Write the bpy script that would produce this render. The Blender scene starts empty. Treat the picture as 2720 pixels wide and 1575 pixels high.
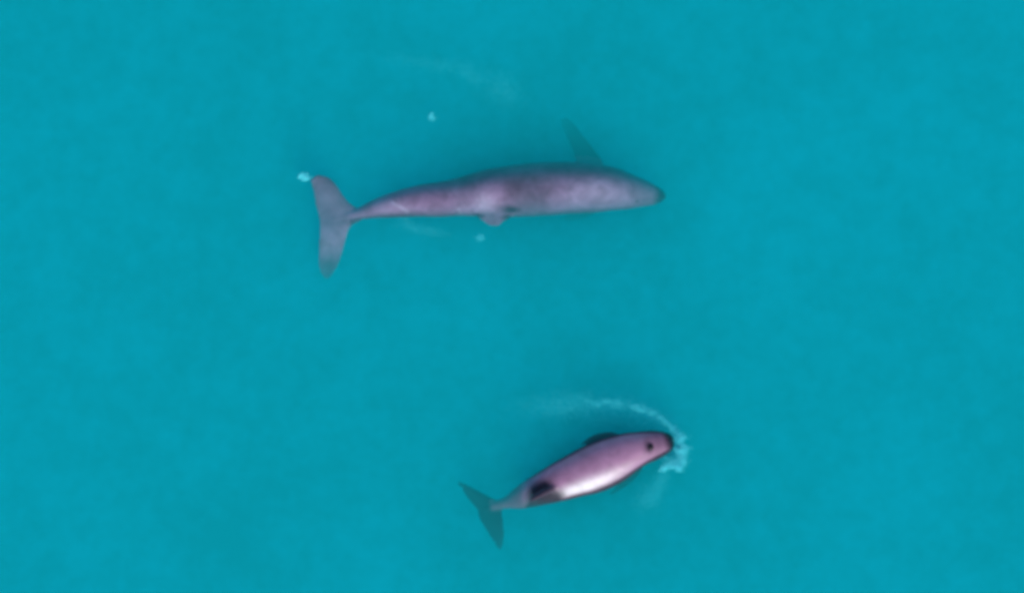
import bpy, bmesh, math, random
from mathutils import Vector, noise as mnoise

random.seed(11)
S = bpy.context.scene
COL = S.collection

# ------------------------------------------------------------------ camera, sky, sun, exposure
CAM_H = 15.0                     # the drone hovers this high above the surface
FRAME_W = 5.76                   # metres of sea across the frame
cd = bpy.data.cameras.new('camera')
cam = bpy.data.objects.new('camera', cd)
COL.objects.link(cam)
cam.location = (0, 0, CAM_H)
cam.rotation_euler = (0, 0, 0)
cd.sensor_width = 36
cd.lens = 36 * CAM_H / FRAME_W
cd.clip_end = 6000
S.camera = cam

SUN_EL, SUN_AZ = math.radians(38), math.radians(156)      # azimuth clockwise from +Y
sdir = Vector((math.sin(SUN_AZ) * math.cos(SUN_EL), math.cos(SUN_AZ) * math.cos(SUN_EL), math.sin(SUN_EL)))
w = bpy.data.worlds.new('World')
S.world = w
w.use_nodes = True
nt = w.node_tree
sky = nt.nodes.new('ShaderNodeTexSky')
sky.sky_type = 'NISHITA'
sky.sun_disc = False
sky.sun_elevation = SUN_EL
sky.sun_rotation = SUN_AZ
nt.links.new(sky.outputs[0], nt.nodes['Background'].inputs['Color'])
nt.nodes['Background'].inputs['Strength'].default_value = 0.15

sd = bpy.data.lights.new('sun', 'SUN')
sd.energy = 2.5
sd.angle = math.radians(18)      # sun through thin haze
sd.color = (1.0, 0.95, 0.88)
sun = bpy.data.objects.new('sun', sd)
COL.objects.link(sun)
sun.rotation_euler = sdir.to_track_quat('Z', 'Y').to_euler()

vs = S.view_settings
S.display_settings.display_device = 'sRGB'
vs.view_transform = 'Standard'
vs.look = 'None'
vs.exposure = -0.19
vs.gamma = 1.0
vs.use_curve_mapping = False
S.cycles.use_denoising = True
S.cycles.max_bounces = 16
S.cycles.volume_bounces = 10
S.cycles.pixel_filter_type = 'BLACKMAN_HARRIS'
S.cycles.filter_width = 4.2      # a soft, far-off video frame

# ------------------------------------------------------------------ helpers
K = FRAME_W / 2720.0


def P(px, py, z=0.0):
    """a point of the sea at depth z, from where the photograph shows it"""
    f = (CAM_H - z) / CAM_H
    return Vector(((px - 1360) * K * f, (787.5 - py) * K * f, z))


def link(name, me, mat=None, parent=None):
    o = bpy.data.objects.new(name, me)
    COL.objects.link(o)
    if mat is not None:
        me.materials.append(mat)
    if parent is not None:
        o.parent = parent
        o.matrix_parent_inverse = parent.matrix_basis.inverted()
    return o


def tag(o, label=None, cat=None, group=None, kind=None):
    for k, v in (('label', label), ('category', cat), ('group', group), ('kind', kind)):
        if v:
            o[k] = v
    return o


def mat_new(name):
    m = bpy.data.materials.new(name)
    m.use_nodes = True
    return m, m.node_tree, m.node_tree.nodes, m.node_tree.links


def interp(tab, t):
    """Catmull-Rom through equally spaced rows"""
    n = len(tab) - 1
    x = min(max(t, 0), 1) * n
    i = min(int(x), n - 1)
    u = x - i
    p0, p1, p2, p3 = tab[max(i - 1, 0)], tab[i], tab[i + 1], tab[min(i + 2, n)]
    return [0.5 * (2 * b + (c - a) * u + (2 * a - 5 * b + 4 * c - d) * u * u + (3 * b - a - 3 * c + d) * u ** 3)
            for a, b, c, d in zip(p0, p1, p2, p3)]


def sstep(a, b, x):
    if a == b:
        return float(x > a)
    u = min(max((x - a) / (b - a), 0), 1)
    return u * u * (3 - 2 * u)


# ------------------------------------------------------------------ the sea
WATER_D = 3.0                    # extinction per metre
SEA_Z = -0.52
m, t, N, L = mat_new('turbid_sea')
b = N['Principled BSDF']
b.inputs['Roughness'].default_value = 1.0
b.inputs['Specular IOR Level'].default_value = 0.0
tc = N.new('ShaderNodeTexCoord')
n1 = N.new('ShaderNodeTexNoise')
n1.inputs['Scale'].default_value = 1.1
n1.inputs['Detail'].default_value = 6
n1.inputs['Roughness'].default_value = 0.62
n1.inputs['Distortion'].default_value = 0.6
L.new(tc.outputs['Object'], n1.inputs['Vector'])
r1 = N.new('ShaderNodeValToRGB')
r1.color_ramp.elements[0].position = 0.385
r1.color_ramp.elements[0].color = (0.0, 0.16, 0.24, 1)
r1.color_ramp.elements[1].position = 0.615
r1.color_ramp.elements[1].color = (0.01, 0.62, 0.85, 1)
n2 = N.new('ShaderNodeTexNoise')
n2.inputs['Scale'].default_value = 6.5
n2.inputs['Detail'].default_value = 5
n2.inputs['Roughness'].default_value = 0.7
L.new(tc.outputs['Object'], n2.inputs['Vector'])
mx = N.new('ShaderNodeMix')
mx.inputs['Factor'].default_value = 0.58
L.new(n1.outputs['Fac'], mx.inputs['A'])
L.new(n2.outputs['Fac'], mx.inputs['B'])
L.new(mx.outputs['Result'], r1.inputs['Fac'])
L.new(r1.outputs['Color'], b.inputs['Base Color'])
bm = bmesh.new()
bmesh.ops.create_grid(bm, x_segments=8, y_segments=8, size=2000)
for v in bm.verts:
    v.co.z = SEA_Z
me = bpy.data.meshes.new('sea')
bm.to_mesh(me)
bm.free()
tag(link('sea', me, m), 'turquoise sea water, cloudy and faintly mottled', kind='structure')

m, t, N, L = mat_new('water_volume')
N.remove(N['Principled BSDF'])
pv = N.new('ShaderNodeVolumePrincipled')
pv.inputs['Color'].default_value = (0.015, 0.900, 0.924, 1)
pv.inputs['Absorption Color'].default_value = (0, 0, 0, 1)
pv.inputs['Density'].default_value = WATER_D
pv.inputs['Anisotropy'].default_value = 0.0
L.new(pv.outputs[0], N['Material Output'].inputs['Volume'])
bm = bmesh.new()
bmesh.ops.create_cube(bm, size=1)
for v in bm.verts:
    v.co.x *= 4200
    v.co.y *= 4200
    v.co.z = 0.0 if v.co.z > 0 else -1.0
me = bpy.data.meshes.new('water')
bm.to_mesh(me)
bm.free()
tag(link('water', me, m), 'clear turquoise upper water around the dolphins', kind='structure')


# ------------------------------------------------------------------ dolphins
def skin(name, base, dark, light, rough, gloss=.5, mott=.8):
    m, t, N, L = mat_new(name)
    b = N['Principled BSDF']
    ad = N.new('ShaderNodeAttribute')
    ad.attribute_name = 'dark'
    al = N.new('ShaderNodeAttribute')
    al.attribute_name = 'light'
    tc = N.new('ShaderNodeTexCoord')
    no = N.new('ShaderNodeTexNoise')
    no.inputs['Scale'].default_value = 9
    no.inputs['Detail'].default_value = 5
    L.new(tc.outputs['Object'], no.inputs['Vector'])
    rr = N.new('ShaderNodeMapRange')
    rr.inputs['From Min'].default_value = 0.3
    rr.inputs['From Max'].default_value = 0.7
    rr.inputs['To Min'].default_value = mott
    rr.inputs['To Max'].default_value = 2 - mott
    no.inputs['Roughness'].default_value = 0.68
    no.inputs['Distortion'].default_value = 0.8
    L.new(no.outputs['Fac'], rr.inputs['Value'])

    def mix(fac, a, bcol):
        x = N.new('ShaderNodeMix')
        x.data_type = 'RGBA'
        L.new(fac, x.inputs['Factor'])
        if isinstance(a, tuple):
            x.inputs['A'].default_value = (*a, 1)
        else:
            L.new(a, x.inputs['A'])
        x.inputs['B'].default_value = (*bcol, 1)
        return x.outputs['Result']
    c = mix(al.outputs['Fac'], base, light)
    c = mix(ad.outputs['Fac'], c, dark)
    mu = N.new('ShaderNodeMix')
    mu.data_type = 'RGBA'
    mu.blend_type = 'MULTIPLY'
    mu.inputs['Factor'].default_value = 1
    L.new(c, mu.inputs['A'])
    L.new(rr.outputs['Result'], mu.inputs['B'])
    L.new(mu.outputs['Result'], b.inputs['Base Color'])
    b.inputs['Roughness'].default_value = rough
    b.inputs['IOR'].default_value = 1.4
    geo = N.new('ShaderNodeNewGeometry')          # under water skin has next to no gloss (index close to the water's)
    sp = N.new('ShaderNodeSeparateXYZ')
    L.new(geo.outputs['Position'], sp.inputs[0])
    mz = N.new('ShaderNodeMapRange')
    mz.inputs['From Min'].default_value = -.006
    mz.inputs['From Max'].default_value = .004
    mz.inputs['To Min'].default_value = 0.0
    mz.inputs['To Max'].default_value = gloss
    L.new(sp.outputs['Z'], mz.inputs['Value'])
    matte = N.new('ShaderNodeMapRange')           # the black skin is duller
    matte.inputs['To Min'].default_value = 1.0
    matte.inputs['To Max'].default_value = 0.08
    L.new(ad.outputs['Fac'], matte.inputs['Value'])
    gm = N.new('ShaderNodeMath')
    gm.operation = 'MULTIPLY'
    L.new(mz.outputs['Result'], gm.inputs[0])
    L.new(matte.outputs['Result'], gm.inputs[1])
    L.new(gm.outputs[0], b.inputs['Specular IOR Level'])
    return m


def fin(bm, stations, thick):
    """a foil lofted through (leading point, trailing point, thickness factor) stations"""
    rings = []
    M = 9
    for (a, c, th) in stations:
        rings.append((Vector(a), Vector(c), th))
    vr = []
    for i, (a, c, th) in enumerate(rings):
        i0, i1 = max(i - 1, 0), min(i + 1, len(rings) - 1)
        span = (rings[i1][0] + rings[i1][1] - rings[i0][0] - rings[i0][1])
        nrm = span.cross(c - a).normalized()
        row = []
        for k in range(M):
            u = k / (M - 1)
            row.append(bm.verts.new(a.lerp(c, u) + nrm * thick * th * (math.sin(math.pi * u ** 0.6) * 0.8 + 0.26)))
        for k in range(M - 1, -1, -1):
            u = k / (M - 1)
            row.append(bm.verts.new(a.lerp(c, u) - nrm * thick * th * (math.sin(math.pi * u ** 0.6) * 0.8 + 0.26)))
        vr.append(row)
    for r0, r1 in zip(vr, vr[1:]):
        n = len(r0)
        for k in range(n):
            bm.faces.new((r0[k], r0[(k + 1) % n], r1[(k + 1) % n], r1[k]))
    bm.faces.new(list(reversed(vr[0])))
    bm.faces.new(vr[-1])


def resample(rows, n=14):
    """smooth (lead px,py,z, trail px,py,z, thickness) rows into fin stations"""
    out = []
    for i in range(n):
        r = interp(rows, i / (n - 1))
        out.append((P(*r[0:3]), P(*r[3:6]), max(r[6], 0.12)))
    return out


def trunk(bm, rows, rings=64, seg=36):
    """rows: px, py, z, half width (px), half height (m), roll (deg)"""
    frames = []
    for i in range(rings):
        t = i / (rings - 1)
        px, py, z, hw, hh, roll = interp(rows, t)
        frames.append([P(px, py, z), max(hw, 1.5) * K, max(hh, 0.004), math.radians(roll), t])
    vr = []
    for i, (c, hw, hh, roll, t) in enumerate(frames):
        tan = (frames[min(i + 1, rings - 1)][0] - frames[max(i - 1, 0)][0]).normalized()
        side = tan.cross(Vector((0, 0, 1))).normalized()
        up = side.cross(tan).normalized()
        s2 = side * math.cos(roll) - up * math.sin(roll)
        u2 = up * math.cos(roll) + side * math.sin(roll)
        step = (frames[min(i + 1, rings - 1)][0] - frames[max(i - 1, 0)][0]).length / (2 if 0 < i < rings - 1 else 1)
        frames[i] += [side, up, s2, u2, tan, max(step, .004)]
        row = []
        for k in range(seg):
            a = 2 * math.pi * k / seg
            row.append(bm.verts.new(c + s2 * hw * math.cos(a) + u2 * hh * math.sin(a)))
        vr.append(row)
    for r0, r1 in zip(vr, vr[1:]):
        for k in range(seg):
            bm.faces.new((r0[k], r0[(k + 1) % seg], r1[(k + 1) % seg], r1[k]))
    bm.faces.new(list(reversed(vr[0])))
    bm.faces.new(vr[-1])
    return frames


def unify(bm, voxel):
    """one continuous skin over trunk and fins"""
    bmesh.ops.recalc_face_normals(bm, faces=bm.faces)
    me = bpy.data.meshes.new('body_parts')
    bm.to_mesh(me)
    bm.free()
    tmp = bpy.data.objects.new('body_parts', me)
    COL.objects.link(tmp)
    r = tmp.modifiers.new('skin', 'REMESH')
    r.mode = 'VOXEL'
    r.voxel_size = voxel
    s = tmp.modifiers.new('even', 'SMOOTH')
    s.factor = 0.5
    s.iterations = 7
    dg = bpy.context.evaluated_depsgraph_get()
    out = bpy.data.meshes.new_from_object(tmp.evaluated_get(dg))
    bpy.data.objects.remove(tmp)
    bpy.data.meshes.remove(me)
    out.materials.clear()
    for p in out.polygons:
        p.use_smooth = True
    return out


def paint(me, frames, pattern):
    """store the animal's own markings: pattern(t along body, angle, dist, co) -> dark, light"""
    D, Lg = [], []
    for v in me.vertices:
        f = min(frames, key=lambda q: (q[0] - v.co).length_squared)
        d = v.co - f[0]
        ang = math.degrees(math.atan2(d.dot(f[8]), d.dot(f[7])))       # 90 = along the back
        rel = math.sqrt((d.dot(f[7]) / max(f[1], .02)) ** 2 + (d.dot(f[8]) / max(f[2], .02)) ** 2)
        t = f[4] + min(max(d.dot(f[9]), -1), 1) / f[10] / (len(frames) - 1)
        dk, li = pattern(t, ang, rel, v.co)
        D.append(dk)
        Lg.append(li)
    for nm, dat in (('dark', D), ('light', Lg)):
        a = me.attributes.new(nm, 'FLOAT', 'POINT')
        a.data.foreach_set('value', dat)


def ellipsoid(center, ax, r, seg=16):
    bm = bmesh.new()
    bmesh.ops.create_uvsphere(bm, u_segments=seg, v_segments=seg // 2, radius=1)
    for v in bm.verts:
        v.co = center + ax[0] * v.co.x * r[0] + ax[1] * v.co.y * r[1] + ax[2] * v.co.z * r[2]
    me = bpy.data.meshes.new('round')
    bm.to_mesh(me)
    bm.free()
    for p in me.polygons:
        p.use_smooth = True
    return me


def surf(frames, t, ang):
    """point, outward normal and tangent on the trunk"""
    f = frames[min(int(round(t * (len(frames) - 1))), len(frames) - 1)]
    a = math.radians(ang)
    p = f[0] + f[7] * f[1] * math.cos(a) + f[8] * f[2] * math.sin(a)
    n = (f[7] * math.cos(a) / f[1] + f[8] * math.sin(a) / f[2]).normalized()
    return p, n, f[9]


m_eye, t, N, L = mat_new('eye_black')
N['Principled BSDF'].inputs['Base Color'].default_value = (0.012, 0.008, 0.014, 1)
N['Principled BSDF'].inputs['Roughness'].default_value = 0.25


def eye(frames, t, ang, r, parent):
    p, n, tan = surf(frames, t, ang)
    o = link('eye', ellipsoid(p - n * r * 0.3, (tan, n.cross(tan), n), (r * 1.3, r, r * 0.6)), m_eye, parent)
    return o


# ---- the large adult: rolled, back towards the lower edge, left flipper spread
adult = bpy.data.objects.new('dolphin', None)
COL.objects.link(adult)
adult.location = P(1400, 505, -0.17)
bpy.context.view_layer.update()
tag(adult, 'large grey lilac dolphin swimming submerged with one flipper spread', 'dolphin', 'pair of dolphins')
R1 = -32
A_rows = [  # px, py, z, hw px, hh m, roll
    (1769, 522, -.150, 3, .008, R1), (1759, 521, -.150, 15, .034, R1), (1738, 519, -.150, 26, .056, R1),
    (1702, 513, -.155, 38, .084, R1), (1660, 508, -.160, 50, .110, R1), (1620, 502, -.165, 59, .130, R1),
    (1575, 500, -.168, 66, .142, R1), (1524, 499, -.172, 69, .150, R1), (1470, 501, -.172, 71, .154, R1),
    (1414, 504, -.170, 71, .154, R1), (1350, 509, -.160, 68, .150, R1), (1300, 513, -.145, 63, .142, R1),
    (1260, 518, -.138, 57, .130, R1), (1215, 524, -.126, 49, .114, R1), (1168, 530, -.112, 46, .104, -28),
    (1115, 534, -.102, 42, .092, -24), (1056, 543, -.092, 35, .076, -18), (998, 555, -.092, 25, .056, -12),
    (950, 569, -.092, 15, .036, -6), (912, 577, -.09, 15, .022, 0), (880, 585, -.085, 6, .012, 0)]
bm = bmesh.new()
A_fr = trunk(bm, A_rows)
# flukes
fin(bm, resample([(958, 558, -.09, 850, 592, -.09, 1.0), (930, 541, -.088, 846, 570, -.088, 1.0),
                  (910, 518, -.084, 839, 545, -.085, .9), (895, 494, -.076, 834, 516, -.078, .75),
                  (874, 472, -.066, 828, 492, -.068, .6), (844, 465, -.054, 824, 478, -.055, .45)]), .018)
fin(bm, resample([(958, 586, -.09, 850, 584, -.09, 1.0), (930, 602, -.09, 850, 612, -.09, 1.0),
                  (918, 636, -.098, 847, 646, -.098, .9), (908, 674, -.13, 846, 682, -.13, .75),
                  (895, 710, -.18, 848, 716, -.18, .55), (874, 740, -.25, 860, 738, -.25, .35)]), .018)
# spread left flipper, near right flipper under the body, dorsal fin leaning over the lower flank
fin(bm, resample([(1618, 470, -.20, 1540, 470, -.20, 1.0), (1600, 428, -.22, 1528, 428, -.22, 1.0),
                  (1576, 394, -.25, 1518, 396, -.25, .9), (1548, 360, -.295, 1504, 364, -.30, .7),
                  (1528, 332, -.345, 1494, 339, -.36, .5), (1506, 312, -.43, 1488, 320, -.43, .3)]), .018)
fin(bm, resample([(1612, 530, -.27, 1540, 535, -.27, 1.0), (1590, 560, -.34, 1525, 560, -.34, .9),
                  (1550, 578, -.42, 1500, 575, -.42, .6), (1510, 585, -.47, 1490, 583, -.47, .3)]), .018)
fin(bm, resample([(1402, 538, -.07, 1250, 545, -.07, 1.0), (1388, 556, -.085, 1256, 560, -.08, 1.0),
                  (1364, 573, -.085, 1266, 574, -.08, .85), (1338, 588, -.085, 1280, 586, -.08, .6),
                  (1324, 600, -.08, 1300, 599, -.08, .35)]), .024)
me = unify(bm, .0062)


def pat_adult(t, ang, rel, co):
    q = mnoise.noise(co * 5.0) * .5 + mnoise.noise(co * 13.0) * .25
    d = 0.0
    d = max(d, sstep(.14, .065, t + .012 * q), .38 * sstep(.24, .12, t))                       # dark snout tip
    top_side = sstep(52, 2, ang + 18 * q) if ang > -90 else 0                    # slate far flank
    d = max(d, (.6 - .45 * sstep(.60, .74, t)) * top_side)
    if ang < 0 or ang > 150:
        d = max(d, .6)
    d = max(d, .8 * sstep(96, 148, ang + 15 * q))
    d = max(d, .5 * math.exp(-((t - .46) / .05) ** 2))                           # saddle
    if rel > 1.3 and .15 < t < .4:
        d = 1.0                                                                  # flippers
    py = 787.5 - co.y / K
    if rel > 1.12 and .42 < t < .66 and ang > 60:                                # dorsal fin, lit tip and shaded edges painted in
        px = 1360 + co.x / K
        d = .35 + .6 * sstep(1325, 1355, px + 15 * q) + .45 * sstep(1292, 1268, px + 15 * q)
    px = 1360 + co.x / K
    for (bx, by, ra, rb) in ((1358, 556, 34, 12), (1268, 571, 24, 8)):              # shade painted on at the fin root
        d = max(d, .95 * math.exp(-((px - bx - 8 * q) / ra) ** 2 - ((py - by - 8 * q) / rb) ** 2))
    if t > .93:
        d = .25 + .5 * sstep(660, 720, py + 20 * q) + .25 * sstep(520, 480, py)   # flukes, dark tips
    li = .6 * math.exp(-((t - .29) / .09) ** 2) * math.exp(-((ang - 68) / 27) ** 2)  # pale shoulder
    li = max(li, math.exp(-((t - .575) / .035) ** 2) * math.exp(-((ang - 80) / 30) ** 2))  # glint on the back beside the fin, painted into the skin
    px = 1360 + co.x / K
    for (x0, y0, x1, y1, wd) in ((1042, 538, 1062, 549, 4), (1062, 549, 1082, 562, 4), (1218, 556, 1222, 570, 5)):
        u = min(max(((px - x0) * (x1 - x0) + (py - y0) * (y1 - y0)) / ((x1 - x0) ** 2 + (y1 - y0) ** 2), 0), 1)
        li = max(li, .7 * math.exp(-((px - x0 - u * (x1 - x0)) ** 2 + (py - y0 - u * (y1 - y0)) ** 2) / wd ** 2))   # scratches
    if t > .93:
        d = max(d - .6 * q, 0)
        li = .4 * math.exp(-((py - 625) / 50) ** 2) + .3 * math.exp(-((py - 530) / 25) ** 2)
    return min(d, 1), min(max(li + .5 * q, 0), 1)


paint(me, A_fr, pat_adult)
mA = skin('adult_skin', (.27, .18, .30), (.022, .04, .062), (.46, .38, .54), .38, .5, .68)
link('body', me, mA, adult)
eye(A_fr, .10, 185, .010, adult)
eye(A_fr, .10, 5, .010, adult)
p, n, tan = surf(A_fr, .16, 95)
link('blowhole', ellipsoid(p - n * .002, (tan, n.cross(tan), n), (.006, .010, .003)), m_eye, adult)

# ---- the small calf, back out of the water
calf = bpy.data.objects.new('dolphin', None)
COL.objects.link(calf)
calf.location = P(1580, 1243, -0.09)
bpy.context.view_layer.update()
tag(calf, 'small pink lilac dolphin breaking the surface with a white sunlit glint on its back', 'dolphin', 'pair of dolphins')
R2 = 0
C_rows = [
    (1789, 1166, -.056, 3, .006, R2), (1783, 1168, -.053, 19, .030, R2), (1764, 1175, -.045, 31, .054, R2),
    (1735, 1182, -.042, 40, .070, R2), (1703, 1190, -.040, 45, .088, R2), (1668, 1202, -.038, 54, .100, R2),
    (1626, 1222, -.038, 63, .108, R2), (1576, 1244, -.040, 65, .110, R2), (1526, 1263, -.044, 58, .104, R2),
    (1474, 1284, -.056, 50, .092, R2), (1424, 1304, -.092, 40, .076, R2), (1380, 1322, -.138, 30, .056, R2),
    (1345, 1334, -.156, 16, .042, R2), (1312, 1342, -.150, 12, .026, R2), (1282, 1350, -.165, 6, .014, R2)]
bm = bmesh.new()
C_fr = trunk(bm, C_rows, 56)
fin(bm, resample([(1330, 1330, -.145, 1272, 1355, -.165, 1.0), (1308, 1322, -.15, 1262, 1346, -.165, 1.0),
                  (1282, 1308, -.155, 1246, 1328, -.168, .8), (1256, 1294, -.16, 1232, 1308, -.17, .6),
                  (1234, 1283, -.17, 1220, 1291, -.175, .4), (1214, 1275, -.18, 1211, 1279, -.18, .2)]), .012)
fin(bm, resample([(1330, 1340, -.145, 1268, 1352, -.165, 1.0), (1334, 1366, -.15, 1272, 1374, -.168, 1.0),
                  (1338, 1396, -.16, 1288, 1402, -.175, .8), (1339, 1422, -.175, 1303, 1428, -.185, .6),
                  (1337, 1444, -.195, 1316, 1448, -.2, .4), (1331, 1460, -.215, 1325, 1460, -.215, .2)]), .012)
# flippers folded back along the flanks
fin(bm, resample([(1680, 1195, -.07, 1620, 1215, -.07, 1.0), (1655, 1158, -.07, 1590, 1185, -.075, 1.0),
                  (1618, 1147, -.075, 1560, 1180, -.08, .8), (1578, 1154, -.085, 1545, 1182, -.09, .5),
                  (1552, 1172, -.10, 1538, 1188, -.10, .3)]), .016)
fin(bm, resample([(1712, 1215, -.12, 1650, 1235, -.12, 1.0), (1706, 1245, -.19, 1655, 1262, -.19, 1.0),
                  (1684, 1272, -.23, 1640, 1284, -.23, .7), (1656, 1296, -.26, 1625, 1302, -.26, .4),
                  (1630, 1312, -.28, 1612, 1312, -.28, .25)]), .014)
# dorsal fin, swept back, leaning a little to the lower side
fin(bm, resample([(1506, 1276, -.01, 1418, 1310, -.03, 1.0), (1488, 1288, .03, 1415, 1317, .01, .9),
                  (1464, 1302, .055, 1411, 1324, .037, .7), (1438, 1315, .07, 1408, 1329, .058, .5),
                  (1418, 1326, .078, 1405, 1332, .072, .3)]), .020)
me = unify(bm, .0065)


def pat_calf(t, ang, rel, co):
    q = mnoise.noise(co * 6.0) * .5 + mnoise.noise(co * 15.0) * .25
    off = abs(ang - 90) if ang > -90 else 270 + ang
    lo = 1 if ang > 90 or ang < -90 else 0
    d = max(sstep(.20, .10, t + .02 * q), 0.42 * sstep(.31, .17, t))
    k = 14 * sstep(.32, .14, t)
    d = max(d, .92 * sstep((46 if lo else 58) - k, (68 if lo else 84) - k, off + 10 * q))                  # dark flanks below the pale back
    fwd = t + .0001 * (ang - 90)
    d = max(d, .95 * sstep(.60, .66, fwd + .05 * q) * (1 - sstep(.69, .74, t - .0006 * (ang - 60) + .03 * q)) * sstep(35, 75, ang))
    if t > .4 and rel > 1.15 and co.z > -.03:
        d = .85                                             # dorsal fin
    if rel > 1.3 and t < .5:
        d = 1
    d = max(d, sstep(.90, .96, t), .6 * sstep(.71, .78, t))
    if t > .8 and rel > 1.5:
        d = 1                                               # flukes
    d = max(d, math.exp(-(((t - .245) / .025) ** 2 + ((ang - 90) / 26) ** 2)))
    li = math.exp(-((t - .57) / .15) ** 2) * math.exp(-((ang - 130) / 22) ** 2)  # sun glint along the flank, painted as near-white skin
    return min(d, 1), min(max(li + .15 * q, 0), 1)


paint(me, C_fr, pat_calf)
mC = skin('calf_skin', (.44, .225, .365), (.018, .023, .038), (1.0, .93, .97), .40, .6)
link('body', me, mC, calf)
eye(C_fr, .13, 188, .007, calf)
eye(C_fr, .13, -8, .007, calf)
p, n, tan = surf(C_fr, .245, 90)
link('blowhole', ellipsoid(p - n * .001, (tan, n.cross(tan), n), (.017, .020, .006)), m_eye, calf)

# ------------------------------------------------------------------ foam and bubbles
m_foam, t, N, L = mat_new('foam')
b = N['Principled BSDF']
b.inputs['Base Color'].default_value = (.12, .90, .97, 1)
b.inputs['Roughness'].default_value = .5


def bubbles(name, spots, count, rmin, rmax):
    """spots: px, py, z, spread px (long, across, angle), weight"""
    ico = bmesh.new()
    bmesh.ops.create_icosphere(ico, subdivisions=1, radius=1)
    base = [v.co.copy() for v in ico.verts]
    tris = [[v.index for v in f.verts] for f in ico.faces]
    ico.free()
    V, F = [], []
    tot = sum(s[6] for s in spots)
    for (px, py, z, sa, sb, an, wt) in spots:
        for _ in range(max(1, int(count * wt / tot))):
            u, v = random.gauss(0, sa), random.gauss(0, sb)
            ca, sn = math.cos(math.radians(an)), math.sin(math.radians(an))
            c = P(px + u * ca - v * sn, py - (u * sn + v * ca), z - abs(random.gauss(0, .012)))
            r = random.uniform(rmin, rmax)
            o = len(V)
            V += [c + q * r for q in base]
            F += [[o + i for i in tri] for tri in tris]
    me = bpy.data.meshes.new(name)
    me.from_pydata(V, [], F)
    for p in me.polygons:
        p.use_smooth = True
    return link(name, me, m_foam)


G = 'foam flecks scattered on the sea'
tag(bubbles('foam_patch', [(803, 468, .001, 5, 4, 0, 2), (815, 472, -.002, 6, 3.5, 10, 1)], 100, .003, .007),
    'bright white foam fleck at the upper tail tip of the large dolphin', 'foam', G)
tag(bubbles('foam_patch', [(1145, 309, -.03, 4, 3.5, 0, 2), (1151, 313, -.05, 5, 3, 0, 1)], 60, .0025, .005),
    'round cyan foam fleck alone in open water above the large dolphin', 'foam', G)
tag(bubbles('foam_patch', [(1275, 630, -.06, 5, 4, 0, 1)], 40, .002, .005),
    'faint small foam fleck just below the dorsal fin of the large dolphin', 'foam', G)
tag(bubbles('foam_patch', [(1763, 1243, -.02, 6, 4, 20, 1)], 60, .003, .006),
    'small bright foam fleck under the chin of the small dolphin', 'foam', G)

crest = [(1690, 1082), (1735, 1098), (1773, 1124), (1797, 1148), (1808, 1174), (1811, 1204), (1808, 1226), (1793, 1240)]
bow = []
for i in range(110):                                  # a thin broken crest, brightest round the nose
    u = i / 109
    x, y = interp(crest, u)
    near = sstep(.3, .62, u)
    k = random.random() ** 1.6
    bow.append((x + random.gauss(-2 * near, 2.5 + 3 * near), y + random.gauss(0, 3 + 3 * near), -.042 + .038 * near * (.4 + .6 * k),
                random.uniform(3, 10), random.uniform(2, 5), random.uniform(-70, 20),
                (.22 + .85 * near) * (.35 + k) * (1.6 if .55 < u < .68 or u > .88 else 1)))
for i in range(34):                                   # the fainter arc behind it
    x, y = interp([(1555, 1062), (1630, 1066), (1690, 1084), (1745, 1112)], random.random())
    bow.append((x + random.gauss(0, 6), y + random.gauss(4, 6), -.105, random.uniform(6, 14), random.uniform(2, 5), -20, .35))
bow += [(1680, 1082, -.06, 8, 4, -30, .8), (1640, 1068, -.07, 10, 3, -25, .6), (1780, 1208, -.085, 12, 15, 0, 8), (1788, 1160, -.09, 8, 12, -30, 3)]
tag(bubbles('bow_wave', bow, 6000, .0012, .0034),
    'curved crescent of cyan foam pushed up round the head of the small dolphin', 'wave')
for n_b, spots, label in (
        (6500, [(1500, 1078, -.14, 60, 18, 0, 1), (1600, 1088, -.15, 60, 20, -12, 1.3), (1720, 1108, -.14, 40, 16, -30, .8)], 'pale bubble trail fanning out over the back of the small dolphin'),
        (1700, [(1725, 1320, -.17, 22, 16, 40, 1), (1755, 1275, -.17, 18, 10, 60, .6)], 'pale bubble patch in the water below the head of the small dolphin'),
        (1800, [(1335, 240, -.18, 30, 22, -30, 1), (1250, 200, -.19, 24, 12, -40, .5), (1150, 170, -.19, 70, 10, -8, .7)], 'faint pale bubble swirl in open water above the large dolphin'),
        (600, [(1130, 612, -.14, 36, 8, -10, 1), (1080, 590, -.14, 18, 6, -40, .4)], 'faint bubble swirl under the tail stock of the large dolphin')):
    o = bubbles('bubble_plume', spots, n_b, .0012, .0024)
    tag(o, label, 'bubbles', 'pale bubble plumes in the water', 'stuff')
